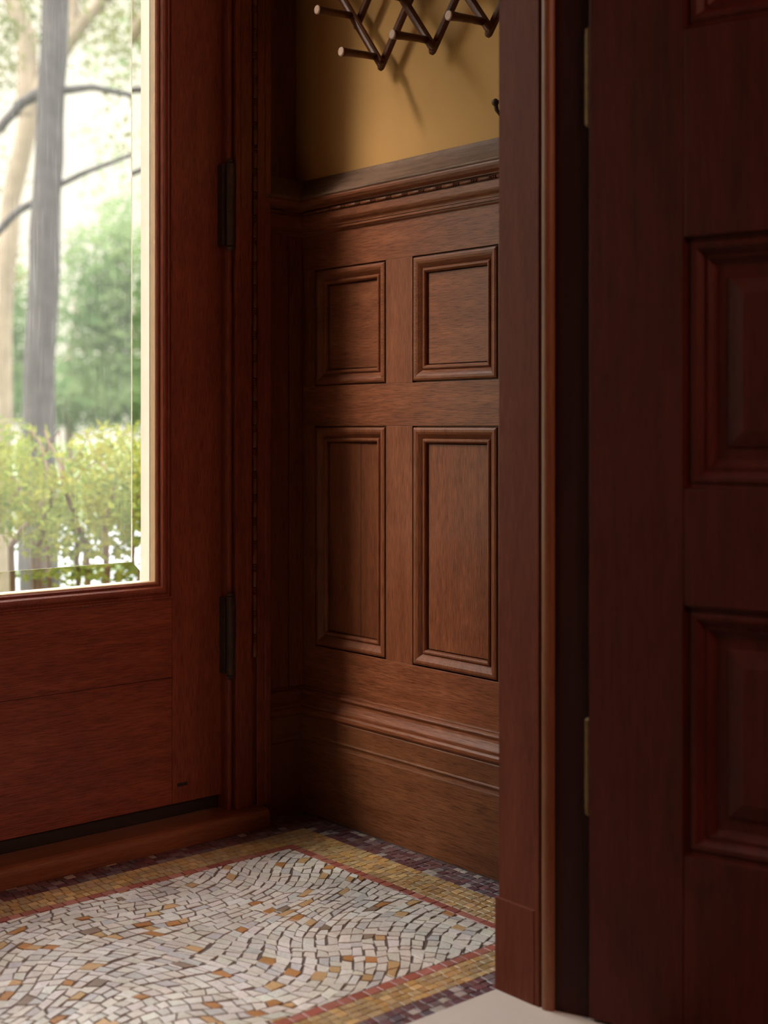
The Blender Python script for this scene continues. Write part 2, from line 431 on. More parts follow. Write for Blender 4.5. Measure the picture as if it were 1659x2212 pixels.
def build_tiles(name, tiles, gap):
    verts, faces, cols = [], [], []
    for P, c in tiles:
        A = area(P)
        if A < 4e-5: continue
        cx = sum(p[0] for p in P) / len(P); cy = sum(p[1] for p in P) / len(P)
        k = max(0.6, 1 - gap / math.sqrt(A)); k2 = k - 0.05
        z = 0.0020 + random.uniform(0, 0.0005)
        n = len(P); b0 = len(verts)
        tx, ty = random.uniform(-0.02, 0.02), random.uniform(-0.02, 0.02)
        for q, zz in ((k, 0.0), (k, z - 0.0005), (k2, z)):
            for p in P:
                dx, dy = (p[0] - cx) * q, (p[1] - cy) * q
                verts.append((cx + dx, cy + dy, zz + (tx * dx + ty * dy if zz else 0)))
        for lv in (0, 1):
            for i in range(n):
                j = (i + 1) % n
                faces.append((b0 + lv * n + i, b0 + lv * n + j, b0 + (lv + 1) * n + j, b0 + (lv + 1) * n + i)); cols.append(c)
        faces.append(tuple(b0 + 2 * n + i for i in range(n))); cols.append(c)
    me = bpy.data.meshes.new(name); me.from_pydata(verts, [], faces)
    at = me.color_attributes.new('stone', 'FLOAT_COLOR', 'CORNER')
    buf = []
    for p, c in zip(me.polygons, cols):
        buf.extend(list(c) + [1.0] if False else (list(c) + [1.0]) * p.loop_total)
    at.data.foreach_set('color', buf)
    me.materials.append(tess)
    o = bpy.data.objects.new(name, me); COL.objects.link(o); o.parent = floor
    return o

def shade(c, a=0.12):
    k = 1 + random.uniform(-a, a); return tuple(max(0.0, v * k * (1 + random.uniform(-0.03, 0.03))) for v in c)

FX0, FX1, FY0, FY1 = -0.213, 1.813, 1.732, 2.423
swirls = [(1.56, 1.88, 0.22, 0.55), (1.20, 1.82, 0.22, -0.55), (1.36, 2.30, 0.22, -0.5), (0.98, 2.16, 0.24, 0.55), (1.74, 2.28, 0.16, 0.4),
          (0.72, 1.86, 0.22, 0.5), (0.60, 2.24, 0.22, -0.55), (0.25, 2.05, 0.24, 0.5)]
def warp(p):
    x, y = p
    for cx, cy, R, a in swirls:
        dx, dy = x - cx, y - cy; r2 = (dx * dx + dy * dy) / (R * R)
        if r2 < 6:
            t = a * math.exp(-r2)
            c, s = math.cos(t), math.sin(t)
            x, y = cx + dx * c - dy * s, cy + dx * s + dy * c
    return x, y

rnd = random.Random(11)
tiles = []
ph = 0.0232
tilt = 0.35
nrow = int(1.9 / ph)
for r in range(-nrow // 2 - 30, nrow // 2 + 30):
    v = r * ph
    u = -1.6 + rnd.uniform(0, 0.02)
    jt = jb = 0.0
    while u < 1.6:
        wdt = rnd.uniform(0.019, 0.034)
        jt2, jb2 = rnd.uniform(-0.0075, 0.0075), rnd.uniform(-0.0075, 0.0075)
        q = [(u + jb, v + rnd.uniform(-0.0034, 0.0034)), (u + wdt + jb2, v + rnd.uniform(-0.0034, 0.0034)),
             (u + wdt + jt2, v + ph + rnd.uniform(-0.0034, 0.0034)), (u + jt, v + ph + rnd.uniform(-0.0034, 0.0034))]
        c0, s0 = math.cos(tilt), math.sin(tilt)
        q = [(0.8 + a * c0 - b * s0, 2.07 + a * s0 + b * c0) for a, b in q]
        if -0.5 < q[0][0] < 2.1 and 1.5 < q[0][1] < 2.7:
            q = clip([warp(p) for p in q], FX0, FX1, FY0, FY1)
            if len(q) >= 3:
                h = rnd.random()
                if h < 0.035: c = (0.50, 0.24, 0.085)
                elif h < 0.065: c = (0.62, 0.40, 0.19)
                elif h < 0.070: c = (0.30, 0.22, 0.16)
                elif h < 0.17: c = (0.60, 0.58, 0.55)
                elif h < 0.60: c = (0.78, 0.74, 0.66)
                else: c = (0.72, 0.67, 0.58)
                tiles.append((q, shade(c, 0.09)))
        jt, jb = jt2, jb2; u += wdt
tag(build_tiles('mosaic_field', tiles, 0.0030), 'cream and grey stones with scattered ochre ones')

def strip(x0, x1, y0, y1, rows, length, pal, along='x', jit=0.0012):
    out = []
    a0, a1, b0, b1 = (x0, x1, y0, y1) if along == 'x' else (y0, y1, x0, x1)
    h = (b1 - b0) / rows
    for r in range(rows):
        u = a0
        s = 0
        while u < a1 - 1e-5:
            w = min(length * rnd.uniform(0.75, 1.25), a1 - u)
            if a1 - u - w < length * 0.35: w = a1 - u
            s2 = rnd.uniform(-jit, jit)
            p = [(u + s, b0 + r * h), (u + w + s2, b0 + r * h), (u + w + s2, b0 + (r + 1) * h), (u + s, b0 + (r + 1) * h)]
            p = [(a + rnd.uniform(-jit, jit) * 0.5, b + rnd.uniform(-jit, jit) * 0.5) for a, b in p]
            if along == 'y': p = [(b, a) for a, b in p]
            out.append((p, shade(rnd.choice(pal), 0.14)))
            s = s2; u += w
    return out
RED = [(0.40, 0.12, 0.08), (0.43, 0.16, 0.12), (0.33, 0.095, 0.07)]
GOLD = [(0.52, 0.31, 0.11), (0.62, 0.40, 0.17), (0.44, 0.26, 0.10), (0.50, 0.35, 0.17), (0.42, 0.28, 0.14), (0.47, 0.33, 0.17)]
PURP = [(0.115, 0.055, 0.065), (0.15, 0.075, 0.08), (0.19, 0.13, 0.135), (0.10, 0.05, 0.065), (0.14, 0.06, 0.06), (0.13, 0.10, 0.12), (0.24, 0.18, 0.18), (0.13, 0.065, 0.07), (0.17, 0.07, 0.075), (0.12, 0.05, 0.06), (0.16, 0.085, 0.09), (0.42, 0.37, 0.33)]
t = []
t += strip(FX0 - .022, FX1 + .022, FY1, FY1 + .022, 1, .030, RED) + strip(FX0 - .022, FX1 + .022, FY0 - .022, FY0, 1, .030, RED)
t += strip(FX1, FX1 + .022, FY0, FY1, 1, .030, RED, 'y') + strip(FX0 - .022, FX0, FY0, FY1, 1, .030, RED, 'y')
tag(build_tiles('mosaic_red_line', t, 0.0018), 'single row of brick red stones')
t = strip(-0.33, 1.93, 2.445, 2.525, 4, .020, GOLD) + strip(-0.33, 1.93, 1.643, 1.71, 4, .020, GOLD)
t += strip(1.835, 1.93, 1.71, 2.445, 5, .020, GOLD, 'y') + strip(-0.33, -0.235, 1.71, 2.445, 5, .020, GOLD, 'y')
tag(build_tiles('mosaic_gold_band', t, 0.0018), 'band of golden tan stones')
t = strip(-0.45, 2.012, 2.525, 2.66, 7, .021, PURP, jit=.0025) + strip(-0.45, 2.012, 1.588, 1.643, 3, .021, PURP, jit=.0025)
t += strip(1.93, 2.012, 1.643, 2.525, 4, .021, PURP, 'y', jit=.0025) + strip(-0.45, -0.33, 1.643, 2.525, 5, .021, PURP, 'y', jit=.0025)
tag(build_tiles('mosaic_purple_band', t, 0.0018), 'outer band of purple stones')

# ------------------------------------------------------------------ oak panelling on the right wall
wains = empty('trim_1', 'oak panelling with two rows of framed panels on the right wall, below the yellow plaster', 'panelling', kind='structure')
ZB, ZT = 0.29, 1.45                       # panelling between base moulding and dado rail
PU = [(2.345, 2.611), (1.984, 2.2535), (1.622, 1.888)]      # panel openings (Y)
ZL = (0.412, 0.952); ZU = (1.050, 1.335)
def part_box(name, mat, parent, *dims, bevel=0.0015):
    bm = bmesh.new(); box(bm, *dims); return link(name, bm, mat, parent, bevel=bevel)
ys = [YR, 2.611, 2.345, 2.2535, 1.984, 1.888, 1.622, 1.585]
part_box('rail', oak_y, wains, XP, XW, 1.585, YR, ZU[1], ZT, bevel=0.001)
part_box('rail', oak_y, wains, XP, XW, 1.585, YR, ZL[1], ZU[0], bevel=0.001)
part_box('rail', oak_y, wains, XP, XW, 1.585, YR, 0.20, ZL[0], bevel=0.001)
for a, b, mt in ((2.611, YR, oak_z), (2.2535, 2.345, oak_slant), (1.888, 1.984, oak_z), (1.585, 1.622, oak_z)):
    part_box('stile', mt, wains, XP, XW, a, b, *ZL, bevel=0.0008)
    part_box('stile', mt, wains, XP, XW, a, b, *ZU, bevel=0.0008)
MP = [(0.0, -0.001), (0.0, -0.009), (0.0028, -0.009), (0.0030, -0.002), (0.0045, 0.0012), (0.0085, 0.0032), (0.0135, 0.0030), (0.0185, 0.0008),
      (0.0235, -0.0035), (0.0265, -0.0065), (0.0280, -0.0082), (0.0292, -0.0052), (0.0315, -0.0030), (0.0345, -0.0030), (0.0370, -0.0052),
      (0.0385, -0.0085), (0.0390, -0.0125), (0.041, -0.0125)]
fr_ = lambda u, v, w: (XP - w, u, v)
for (a, b) in PU:
    for (z0, z1), pm in ((ZL, None), (ZU, None)):
        low = (z0, z1) == ZL
        mat = (oak_red if a > 2.3 else oak_fig) if low else oak_y
        bm = bmesh.new(); box(bm, XP + 0.0125, XW + 0.004, a, b, z0, z1)
        p = link('panel', bm, mat, wains)
        bm = bmesh.new(); frame_sweep(bm, a, b, z0, z1, MP, fr_)
        link('moulding', bm, oak_y if not low else oak_z, p)
        if low and a > 2.3:
            bm = bmesh.new(); box(bm, XP + 0.0119, XP + 0.013, 2.449, 2.4502, z0 + 0.04, z1 - 0.04)
            link('seam', bm, gapdark, p)
# short return beside the casing
ret = empty('trim_2', 'narrow dark oak panel in the corner between door casing and panelled wall', 'panelling', kind='structure')
part_box('stile', oak_z, ret, 1.905, 1.985, YR, YT, 0.20, ZT)
part_box('stile', oak_z, ret, 1.9875, 2.0305, YR, YT, 0.20, ZT)
part_box('upper_board_or_shade', oak_z, ret, 1.905, 1.988, YT - 0.02, YT, ZT, TOPZ)
part_box('upper_board_or_shade', oak_z, ret, 1.989, 2.0449, YT - 0.018, YT, ZT, TOPZ)  # dark board put over yellow plaster to stand for its shade

# dado rail: profile out from panelling face
rail = empty('trim_3', 'moulded oak dado rail with a beaded line, along the top of the panelling', 'moulding', kind='structure')
crn = [(-0.004, 1.421), (-0.004, 1.505), (0.038, 1.505), (0.0385, 1.502), (0.040, 1.499), (0.039, 1.494), (0.034, 1.4875), (0.0265, 1.4835), (0.0245, 1.483), (0.0245, 1.4805),
       (0.0165, 1.4795), (0.0165, 1.467), (0.0215, 1.4665), (0.0215, 1.4515), (0.0205, 1.449), (0.0175, 1.4445), (0.0120, 1.4395), (0.0105, 1.436), (0.0105, 1.4345),
       (0.0085, 1.4335), (0.0085, 1.431), (0.0095, 1.4295), (0.0090, 1.4275), (0.0055, 1.4265), (0.0050, 1.424), (0.0030, 1.422), (0.001, 1.421)]
capf = [(-0.014, 1.5045), (-0.014, 1.563), (-0.010, 1.563), (-0.004, 1.552), (0.014, 1.531), (0.032, 1.514), (0.0395, 1.5095), (0.041, 1.507), (0.040, 1.5045)]
def wall_path(x_start, y_end):
    return [(x_start, YR, 0, -1), (XP, YR, -1, -1), (XP, y_end, -1, 0)]
bm = bmesh.new(); plan_sweep(bm, [(1.893, YR, 0, -1), (XP, YR, -1, -1), (XP, 1.585, -1, 0)], capf)
link('cap', bm, oak_worn, rail)
bm = bmesh.new(); plan_sweep(bm, [(1.893, YR, 0, -1), (XP, YR, -1, -1), (XP, 1.585, -1, 0)], crn)
link('cornice', bm, oak_y, rail)
bm = bmesh.new(); bead_string(bm, (XP - 0.0195, 2.635, 1.4735), (XP - 0.0195, 1.60, 1.4735))
bead_string(bm, (1.905, YR - 0.0195, 1.4735), (2.01, YR - 0.0195, 1.4735))
link('beading', bm, oak_red, rail, smooth=True)

# baseboard
base = empty('baseboard_right', 'tall scuffed oak baseboard with moulded top under the panelling', 'baseboard', kind='structure')
bp_ = [(-0.003, 0.232), (-0.003, 0.309), (0.0035, 0.308), (0.0045, 0.305), (0.0042, 0.3035), (0.0062, 0.3035), (0.0100, 0.301), (0.0115, 0.2975), (0.0100, 0.294), (0.0075, 0.2925),
       (0.0070, 0.289), (0.0080, 0.284), (0.0115, 0.276), (0.0170, 0.2695), (0.0190, 0.268), (0.0190, 0.2645), (0.0182, 0.2625), (0.0215, 0.2615), (0.0245, 0.257), (0.0245, 0.2505), (0.0215, 0.246), (0.0185, 0.2445),
       (0.0175, 0.243), (0.0175, 0.232)]
bd_ = [(0.0, 0.0), (0.0, 0.2425), (0.0180, 0.2425), (0.0190, 0.2405), (0.0190, 0.198), (0.0205, 0.1965), (0.0212, 0.1945), (0.0200, 0.1920), (0.0180, 0.1905), (0.0175, 0.186), (0.0185, 0.1815), (0.0212, 0.1800), (0.0218, 0.178), (0.0212, 0.1762), (0.0212, 0.0)]
pth = [(1.9, YR, 0, -1), (XP, YR, -1, -1), (XP, 1.585, -1, 0)]
bm = bmesh.new(); plan_sweep(bm, pth, bp_); link('moulding', bm, oak_y, base)
bm = bmesh.new(); plan_sweep(bm, pth, bd_); link('board', bm, oak_base, base)
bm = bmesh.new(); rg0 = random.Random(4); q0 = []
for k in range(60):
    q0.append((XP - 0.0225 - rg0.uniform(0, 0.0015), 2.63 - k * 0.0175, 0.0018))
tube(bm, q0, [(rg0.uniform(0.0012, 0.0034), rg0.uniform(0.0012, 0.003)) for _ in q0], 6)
tag(link('dirt_line', bm, gapdark, base), 'dark line of dirt along the floor')

# ------------------------------------------------------------------ casing round the entrance doors
cas = empty('trim_4', 'dark moulded casing with a beaded edge beside the entrance door hinges', 'casing', kind='structure')
Y0 = 2.625
def casing_pts(x, s):
    P = [(0.0, 0.095), (0.0, 0.020), (0.002, 0.013)]
    P += [(0.0035, 0.0105), (0.0065, 0.0085), (0.0105, 0.0085), (0.0135, 0.011), (0.0145, 0.016), (0.0185, 0.016), (0.0190, 0.002), (0.0200, 0.0005), (0.0300, 0.0), (0.0310, 0.0015), (0.0330, 0.0015), (0.034, 0.0),
          (0.0640, 0.0), (0.0660, 0.002), (0.0670, 0.010), (0.0800, 0.010), (0.0805, 0.002), (0.0820, 0.0), (0.098, 0.0), (0.100, 0.0025), (0.104, 0.0025), (0.106, 0.0), (0.119, 0.0), (0.1225, 0.003), (0.1225, 0.095)]
    return [(x + s * a, Y0 + b) for a, b in P]
bm = bmesh.new(); prism(bm, casing_pts(1.786, 1), 0.045, 3.0); link('jamb_casing', bm, door_z, cas)
bm = bmesh.new(); bead_string(bm, (1.786 + 0.0735, Y0 + 0.0010, 0.40), (1.786 + 0.0735, Y0 + 0.0010, 2.89), r=0.0052)
link('beading', bm, oak_z, cas, smooth=True)
bm = bmesh.new(); prism(bm, casing_pts(-0.278, -1), 0.045, 3.0); link('jamb_casing', bm, door_z, cas)
part_box('head_casing', door_x, cas, -0.40, 1.908, Y0, Y0 + 0.09, 2.90, 3.0)

# wooden sill of the entrance
bm = bmesh.new()
pf = [(2.586, 0.0), (2.585, 0.030), (2.587, 0.038), (2.592, 0.043), (2.600, 0.0455), (2.72, 0.047), (2.80, 0.047), (2.80, 0.0)]
a = [bm.verts.new((-0.34, y, z)) for y, z in pf]; b = [bm.verts.new((1.876, y, z)) for y, z in pf]
for i in range(len(pf)): bm.faces.new((a[i], a[(i + 1) % len(pf)], b[(i + 1) % len(pf)], b[i]))
bm.faces.new(a[::-1]); bm.faces.new(b)
tag(link('trim_5', bm, sill_x, bevel=0.003), 'rounded wooden sill on the floor under the entrance door', 'sill', kind='structure')

# ------------------------------------------------------------------ entrance doors (glazed)
def entrance_leaf(name, xh, s, label):
    """xh: hinge edge, s=-1 runs to smaller x"""
    root = empty(name, label, 'door', kind='structure')
    X = lambda d: xh + s * d
    def bx(nm, mat, d0, d1, y0, y1, z0, z1, par=root, bevel=0.0012):
        x0, x1 = sorted((X(d0), X(d1))); return part_box(nm, mat, par, x0, x1, y0, y1, z0, z1, bevel=bevel)
    W = 1.053; ZD0, ZD1 = 0.080, 2.90
    GO = (0.153, 0.945); GZ = (0.5555, 2.76)      # opening in the framing
    bx('stile', door_z, 0.0, GO[0], YD, YD + 0.045, ZD0, ZD1)
    bx('stile', door_z, GO[1], W, YD, YD + 0.045, ZD0, ZD1)
    bx('rail', door_x, GO[0] + .0006, GO[1] - .0006, YD + .0004, YD + 0.045, 0.3725, GZ[0])
    bx('rail', door_x, GO[0] + .0006, GO[1] - .0006, YD + .0004, YD + 0.045, ZD0, 0.3715)
    bx('rail', door_x, GO[0] + .0006, GO[1] - .0006, YD + .0004, YD + 0.045, GZ[1], ZD1)
    prof = [(0.0, 0.0), (0.0005, 0.003), (0.0045, 0.0035), (0.0055, 0.001), (0.0058, -0.003), (0.009, -0.0045), (0.012, -0.003), (0.0155, 0.0005), (0.0205, 0.002), (0.0255, 0.0005), (0.0290, -0.004),
            (0.0300, -0.008), (0.0325, -0.0085), (0.0345, -0.0065), (0.0365, -0.0085), (0.0380, -0.012), (0.0385, -0.0300)]
    fn = lambda u, v, w: (X(u), YD - w, v)
    bm = bmesh.new(); frame_sweep(bm, GO[0], GO[1], GZ[0], GZ[1], prof, fn)
    link('glazing_moulding', bm, door_z, root)
    bm = bmesh.new(); frame_sweep(bm, GO[0], GO[1], GZ[0], GZ[1], [(0.0370, -0.0100), (0.0400, -0.0110), (0.0400, -0.0325), (0.0380, -0.0325)], fn)
    tag(link('rebate_edge', bm, tan_m, root), 'wood edge next to the glass, daylight painted in as pale tan')
    # outer glazing bead, painted
    prof2 = [(0.0, -0.046), (0.0, -0.088), (0.030, -0.088), (0.0385, -0.082), (0.0385, -0.0385), (0.030, -0.0385)]
    bm = bmesh.new(); frame_sweep(bm, GO[0], GO[1], GZ[0], GZ[1], prof2, fn)
    tag(link('outer_bead', bm, cream, root), 'cream painted outer glazing bead')
    # pane with bevelled edge
    bw = 0.050; g0, g1 = GO[0] + 0.036, GO[1] - 0.036; h0, h1 = GZ[0] + 0.036, GZ[1] - 0.036
    bm = bmesh.new()
    x0, x1 = sorted((X(g0 + bw), X(g1 - bw)))
    vs = [bm.verts.new(v) for v in ((x0, YD + .0350, h0 + bw), (x1, YD + .0350, h0 + bw), (x1, YD + .0350, h1 - bw), (x0, YD + .0350, h1 - bw))]
    bm.faces.new(vs)
    gp = tag(link('glass_pane', bm, pane_m, root), 'clear dusty glass')
    bm = bmesh.new()
    pr = [(0.0, -0.0365), (bw, -0.0328), (bw, -0.0380), (0.0, -0.0380), (0.0, -0.0365)]
    frame_sweep(bm, g0, g1, h0, h1, pr, fn)
    bmesh.ops.remove_doubles(bm, verts=bm.verts, dist=1e-6)
    link('bevelled_edge', bm, bevel_m, gp)
    bx('weather_strip', gapdark, 0.0, W, YD + 0.012, YD + 0.045, 0.048, ZD0 - 0.0002)
    bx('bolt_slot', gapdark, 0.112, 0.140, YD - 0.0006, YD + 0.002, 0.118, 0.126, bevel=0)
    for z0, z1, w in ((1.364, 1.583, 0.015), (0.354, 0.562, 0.010)):
        bm = bmesh.new()
        xk = X(0.014)
        tube(bm, [(xk, YD - 0.030, z0 + .012), (xk, YD - 0.030, z1 - .012)], 0.0095, 12)
        for k in range(1, 5):
            zz = z0 + (z1 - z0) * k / 5
            tube(bm, [(xk, YD - 0.030, zz - .0006), (xk, YD - 0.030, zz + .0006)], 0.0102, 12)
        for zz, d in ((z0 + .012, -1), (z1 - .012, 1)):
            tube(bm, [(xk, YD - 0.030, zz), (xk, YD - 0.030, zz + d * .003), (xk, YD - 0.030, zz + d * .007), (xk, YD - 0.030, zz + d * .012)], [.005, .0085, .0075, .002], 12)
        x0, x1 = sorted((X(0.006), X(w + 0.014)))
        box(bm, x0, x1, YD - 0.0215, YD - 0.0005, z0 + .014, z1 - .014)
        x0, x1 = sorted((X(-0.008), X(0.017)))
        box(bm, x0, x1, YD - 0.0305, YD - 0.0285, z0 + .010, z1 - .010)
        tag(link('hinge', bm, bronze, root, bevel=0.0008), 'dark bronze butt hinge')
    return root
entrance_leaf('door_1', 1.805, -1, 'glazed oak entrance door with one large pane, left of the panelled wall')
entrance_leaf('door_3', -0.303, 1, 'second leaf of the entrance door, beyond the left edge of the view')

# ------------------------------------------------------------------ inner doorway: jamb and open door
inner = empty('trim_6', 'brown wooden door jamb with a rounded edge, standing before the yellow wall', 'jamb', kind='structure')
pts = [(1.620, 1.5810), (1.620, 1.492), (1.6225, 1.4895)]
bead = [(1.6215 + 0.0085 - 0.0115 * math.cos(math.radians(t_)), 1.478 - 0.0115 * math.sin(math.radians(t_))) for t_ in range(-70, 100, 10)] + [(1.640, 1.4665), (1.640, 1.4885)]
pts += [(1.6395, 1.4892), (1.6395, 1.4645), (1.665, 1.4645), (1.665, 1.43), (1.760, 1.43), (1.760, 1.581)]
bm = bmesh.new(); prism(bm, pts, 0.003, 2.47); link('post', bm, jamb_z, inner)
bm = bmesh.new(); prism(bm, bead, 0.004, 2.47); tag(link('edge_bead', bm, bead_z, inner), 'rounded edge in lighter wood')
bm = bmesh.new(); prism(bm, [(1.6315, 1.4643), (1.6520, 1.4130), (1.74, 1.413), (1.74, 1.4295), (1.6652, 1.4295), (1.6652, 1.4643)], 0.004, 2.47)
link('jamb_shade_strip', bm, shade_strip_z, inner)  # strip coloured dark in place of real shade beside the door
part_box('plinth', jamb_z, inner, 1.6185, 1.762, 1.50, 1.590, 0.003, 0.16, bevel=0.002)
part_box('post', jamb_z, inner, -0.06, -0.01, 1.413, 1.585, 0.003, 2.47)
part_box('head', jamb_z, inner, -0.06, 1.76, 1.413, 1.585, 2.40, 2.46)

ang = math.atan2(-0.965, 0.2623)
dr = empty('door_2', 'dark red panelled wooden door standing open into the hall at right', 'door', kind='structure', loc=(1.643, 1.405, 0.0), rz=ang)
# local frame: +x runs along the leaf, camera side is local -y
def dl(u, v, w): return (u, -w, v)
W2, TH = 0.90, 0.045
def dbox(nm, mat, u0, u1, z0, z1, d0=0.0, d1=TH, par=dr, bevel=0.0025):
    bm = bmesh.new(); box(bm, u0, u1, d0, d1, z0, z1); return link(nm, bm, mat, par, bevel=bevel)
dbox('stile', maho_z, 0, 0.159, 0.008, 2.38); dbox('stile', maho_z, W2 - .159, W2, 0.008, 2.38)
op = [(0.296, 0.676), (0.856, 1.239), (1.558, 2.20)]
for z0, z1 in ((0.008, 0.296), (0.676, 0.856), (1.239, 1.558), (2.20, 2.38)):
    dbox('rail', maho_z, 0.159, W2 - .159, z0, z1)
dm = [(0.0, 0.0), (0.001, -0.006), (0.006, -0.007), (0.012, -0.004), (0.018, -0.0045), (0.024, -0.010), (0.027, -0.014), (0.033, -0.0135), (0.036, -0.017), (0.040, -0.020), (0.044, -0.022)]
for z0, z1 in op:
    bm = bmesh.new(); box(bm, .159, W2 - .159, 0.0222, 0.034, z0, z1)
    pn = link('panel', bm, maho_z, dr)
    bm = bmesh.new(); frame_sweep(bm, .159, W2 - .159, z0, z1, dm, dl); link('moulding', bm, maho_z, pn)
    bm = bmesh.new()
    frame_sweep(bm, .159 + .062, W2 - .159 - .062, z0 + .062, z1 - .062, [(0.0, -0.022), (0.003, -0.019), (0.022, -0.013), (0.026, -0.012)], dl)
    i = .088
    bm.faces.new([bm.verts.new(dl(*q)) for q in ((.159 + i, z0 + i, -.012), (W2 - .159 - i, z0 + i, -.012), (W2 - .159 - i, z1 - i, -.012), (.159 + i, z1 - i, -.012))])
    link('raised_field', bm, maho_z, pn)
for z0, z1 in ((0.337, 0.478), (1.436, 1.580)):
    bm = bmesh.new()
    box(bm, -0.024, -0.001, 0.010, 0.0135, z0, z1)
    tube(bm, [(-0.003, 0.006, z0), (-0.003, 0.006, z1)], 0.0055, 12)
    tube(bm, [(-0.003, 0.006, z0 - .008), (-0.003, 0.006, z0 - .004), (-0.003, 0.006, z0)], [.002, .006, .0055], 12)
    tube(bm, [(-0.003, 0.006, z1), (-0.003, 0.006, z1 + .004), (-0.003, 0.006, z1 + .008)], [.0055, .006, .002], 12)
    tag(link('hinge', bm, brass, dr), 'tarnished brass hinge')

# ------------------------------------------------------------------ coat rack
rack = empty('coat_rack', 'brown wooden accordion coat rack with round pegs, high on the yellow wall', 'coat rack', loc=(XW, 2.25, 1.80))
def rel(o, p):      # keep scene coordinates under a parent that has a location
    o.location = -Vector(p.location); return o
HY, HZ = 0.087, 0.114
low = [(2.333 - 2 * HY * k, 1.795) for k in range(4)]
ext = 0.028
def slat(p, q, x, rr=(0.0105, 0.0075)):
    P, Q = Vector((x, *p)), Vector((x, *q)); d = (Q - P).normalized()
    a, b = P - d * ext, Q + d * ext
    bm = bmesh.new()
    # rounded bar: half-round front, flat back, blunt faceted ends
    n = 12; rings = []
    side = d.cross(Vector((1, 0, 0))).normalized()
    L = (b - a).length
    for s, k in ((0, .55), (0.006, .95), (0.012, 1), (L - .012, 1), (L - .006, .95), (L, .55)):
        c = a + d * s; ring = []
        for j in range(n):
            th = 2 * math.pi * j / n
            f = -math.cos(th)
            ring.append(bm.verts.new(c + side * (0.0105 * k * math.sin(th)) + Vector((1, 0, 0)) * (0.0095 * f * (1 if f < 0 else 0.6) * k)))
        rings.append(ring)
    for r1, r2 in zip(rings, rings[1:]):
        for j in range(n): bm.faces.new((r1[j], r1[(j + 1) % n], r2[(j + 1) % n], r2[j]))
    bm.faces.new(rings[0][::-1]); bm.faces.new(rings[-1])
    return rel(link('slat', bm, rack_m, rack, smooth=False, bevel=0), rack)
XF, XB = 1.993, 2.016
for k in range(4):
    y, z = low[k]
    slat((y, z), (y + 2 * HY, z + 2 * HZ), XF)                       # front slats lean one way
for k in range(-1, 3):
    if k == -1: slat((2.333 + HY, 1.795 + HZ), (2.333, 1.795 + 2 * HZ), XB)
    else: slat(low[k], (low[k][0] - 2 * HY, 1.795 + 2 * HZ), XB)
pegs = [(y, z) for y, z in low] + [(y + HY, z + HZ) for y, z in low] + [(y, 1.795 + 2 * HZ) for y, z in low]
for (y, z) in pegs:
    bm = bmesh.new()
    tube(bm, [(XF - .004, y, z), (1.955, y, z - .0015), (1.915, y, z - .0045), (1.893, y, z - .0063), (1.8885, y, z - .0066)], [.0082, .0082, .0088, .0104, .0104], 16)
    p = rel(link('peg', bm, rack_m, rack, smooth=False), rack)
    for q in p.data.polygons: q.use_smooth = len(q.vertices) == 4
    bm = bmesh.new()
    tube(bm, [(1.8886, y, z - .0066), (1.8865, y, z - .0068), (1.8855, y, z - .0068)], [.0103, .0100, .0080], 16)
    e_ = tag(link('peg_end', bm, endgrain, p, smooth=False), 'pale end grain disc')
    # wall spacer behind each lower and upper joint
for (y, z) in [(low[0][0], 1.795 + 2 * HZ), (low[1][0], 1.795 + 2 * HZ), (low[2][0], 1.795 + 2 * HZ)]:
    bm = bmesh.new(); tube(bm, [(XB, y, z), (XW, y, z)], .006, 10)
    rel(link('wall_stud', bm, rack_m, rack), rack)

# small hook near the inner doorway
hk = empty('coat_hook', 'small dark metal hook on the yellow wall, half hidden by the door jamb', 'hook', loc=(XW, 1.960, 1.615))
bm = bmesh.new(); tube(bm, [(XW, 1.960, 1.612), (XW - .004, 1.960, 1.612)], .013, 14)
rel(link('back_plate', bm, bronze, hk), hk)
bm = bmesh.new()
tube(bm, [(XW - .003, 1.960, 1.612), (XW - .020, 1.960, 1.610), (XW - .034, 1.961, 1.602), (XW - .042, 1.962, 1.610), (XW - .045, 1.962, 1.622)], [.005, .0045, .0042, .0045, .005], 10)
tube(bm, [(XW - .045, 1.962, 1.616), (XW - .0455, 1.962, 1.622), (XW - .0455, 1.962, 1.628), (XW - .045, 1.962, 1.632)], [.003, .008, .008, .003], 10)
rel(link('hook_arm', bm, bronze, hk, smooth=True), hk)

# ------------------------------------------------------------------ outdoors
GZ0 = -0.75
bm = bmesh.new(); box(bm, -0.6, 2.6, 2.80, 3.75, -0.8, -0.02)
tag(link('porch_slab', bm, stone_m), 'stone porch floor just outside the entrance door', 'porch', kind='structure')
bm = bmesh.new(); box(bm, -60, 90, 3.0, 140, GZ0 - 0.2, GZ0)
tag(link('lawn', bm, lawn_m), 'green lawn beyond the shrub, seen through the door glass', 'lawn', kind='structure')
bm = bmesh.new(); box(bm, -60, 90, 13.0, 21.0, GZ0, GZ0 + 0.02)
tag(link('pavement', bm, pave_m), 'bright pale pavement seen between the shrub stems', 'pavement', kind='structure')

bm = bmesh.new(); box(bm, -0.80, -0.60, 2.951, 3.52, GZ0, 3.3)  # added unseen wall, blocks shallow light to sharpen the corner shadow
tag(link('wall_light_block', bm, stone_m), 'added stone wall outside at the left, cuts off grazing daylight', 'wall', kind='structure')

def at(px, py, d):
    """scene point on the ray of a photo pixel at distance d along the lens axis (used while laying out what stands outdoors)"""
    lx = (px - 829.5) / FPX
    c, s = math.cos(YAW), math.sin(YAW)
    return Vector((d * (s + lx * c), d * (c - lx * s), EYE + d * (922 - py) / FPX))

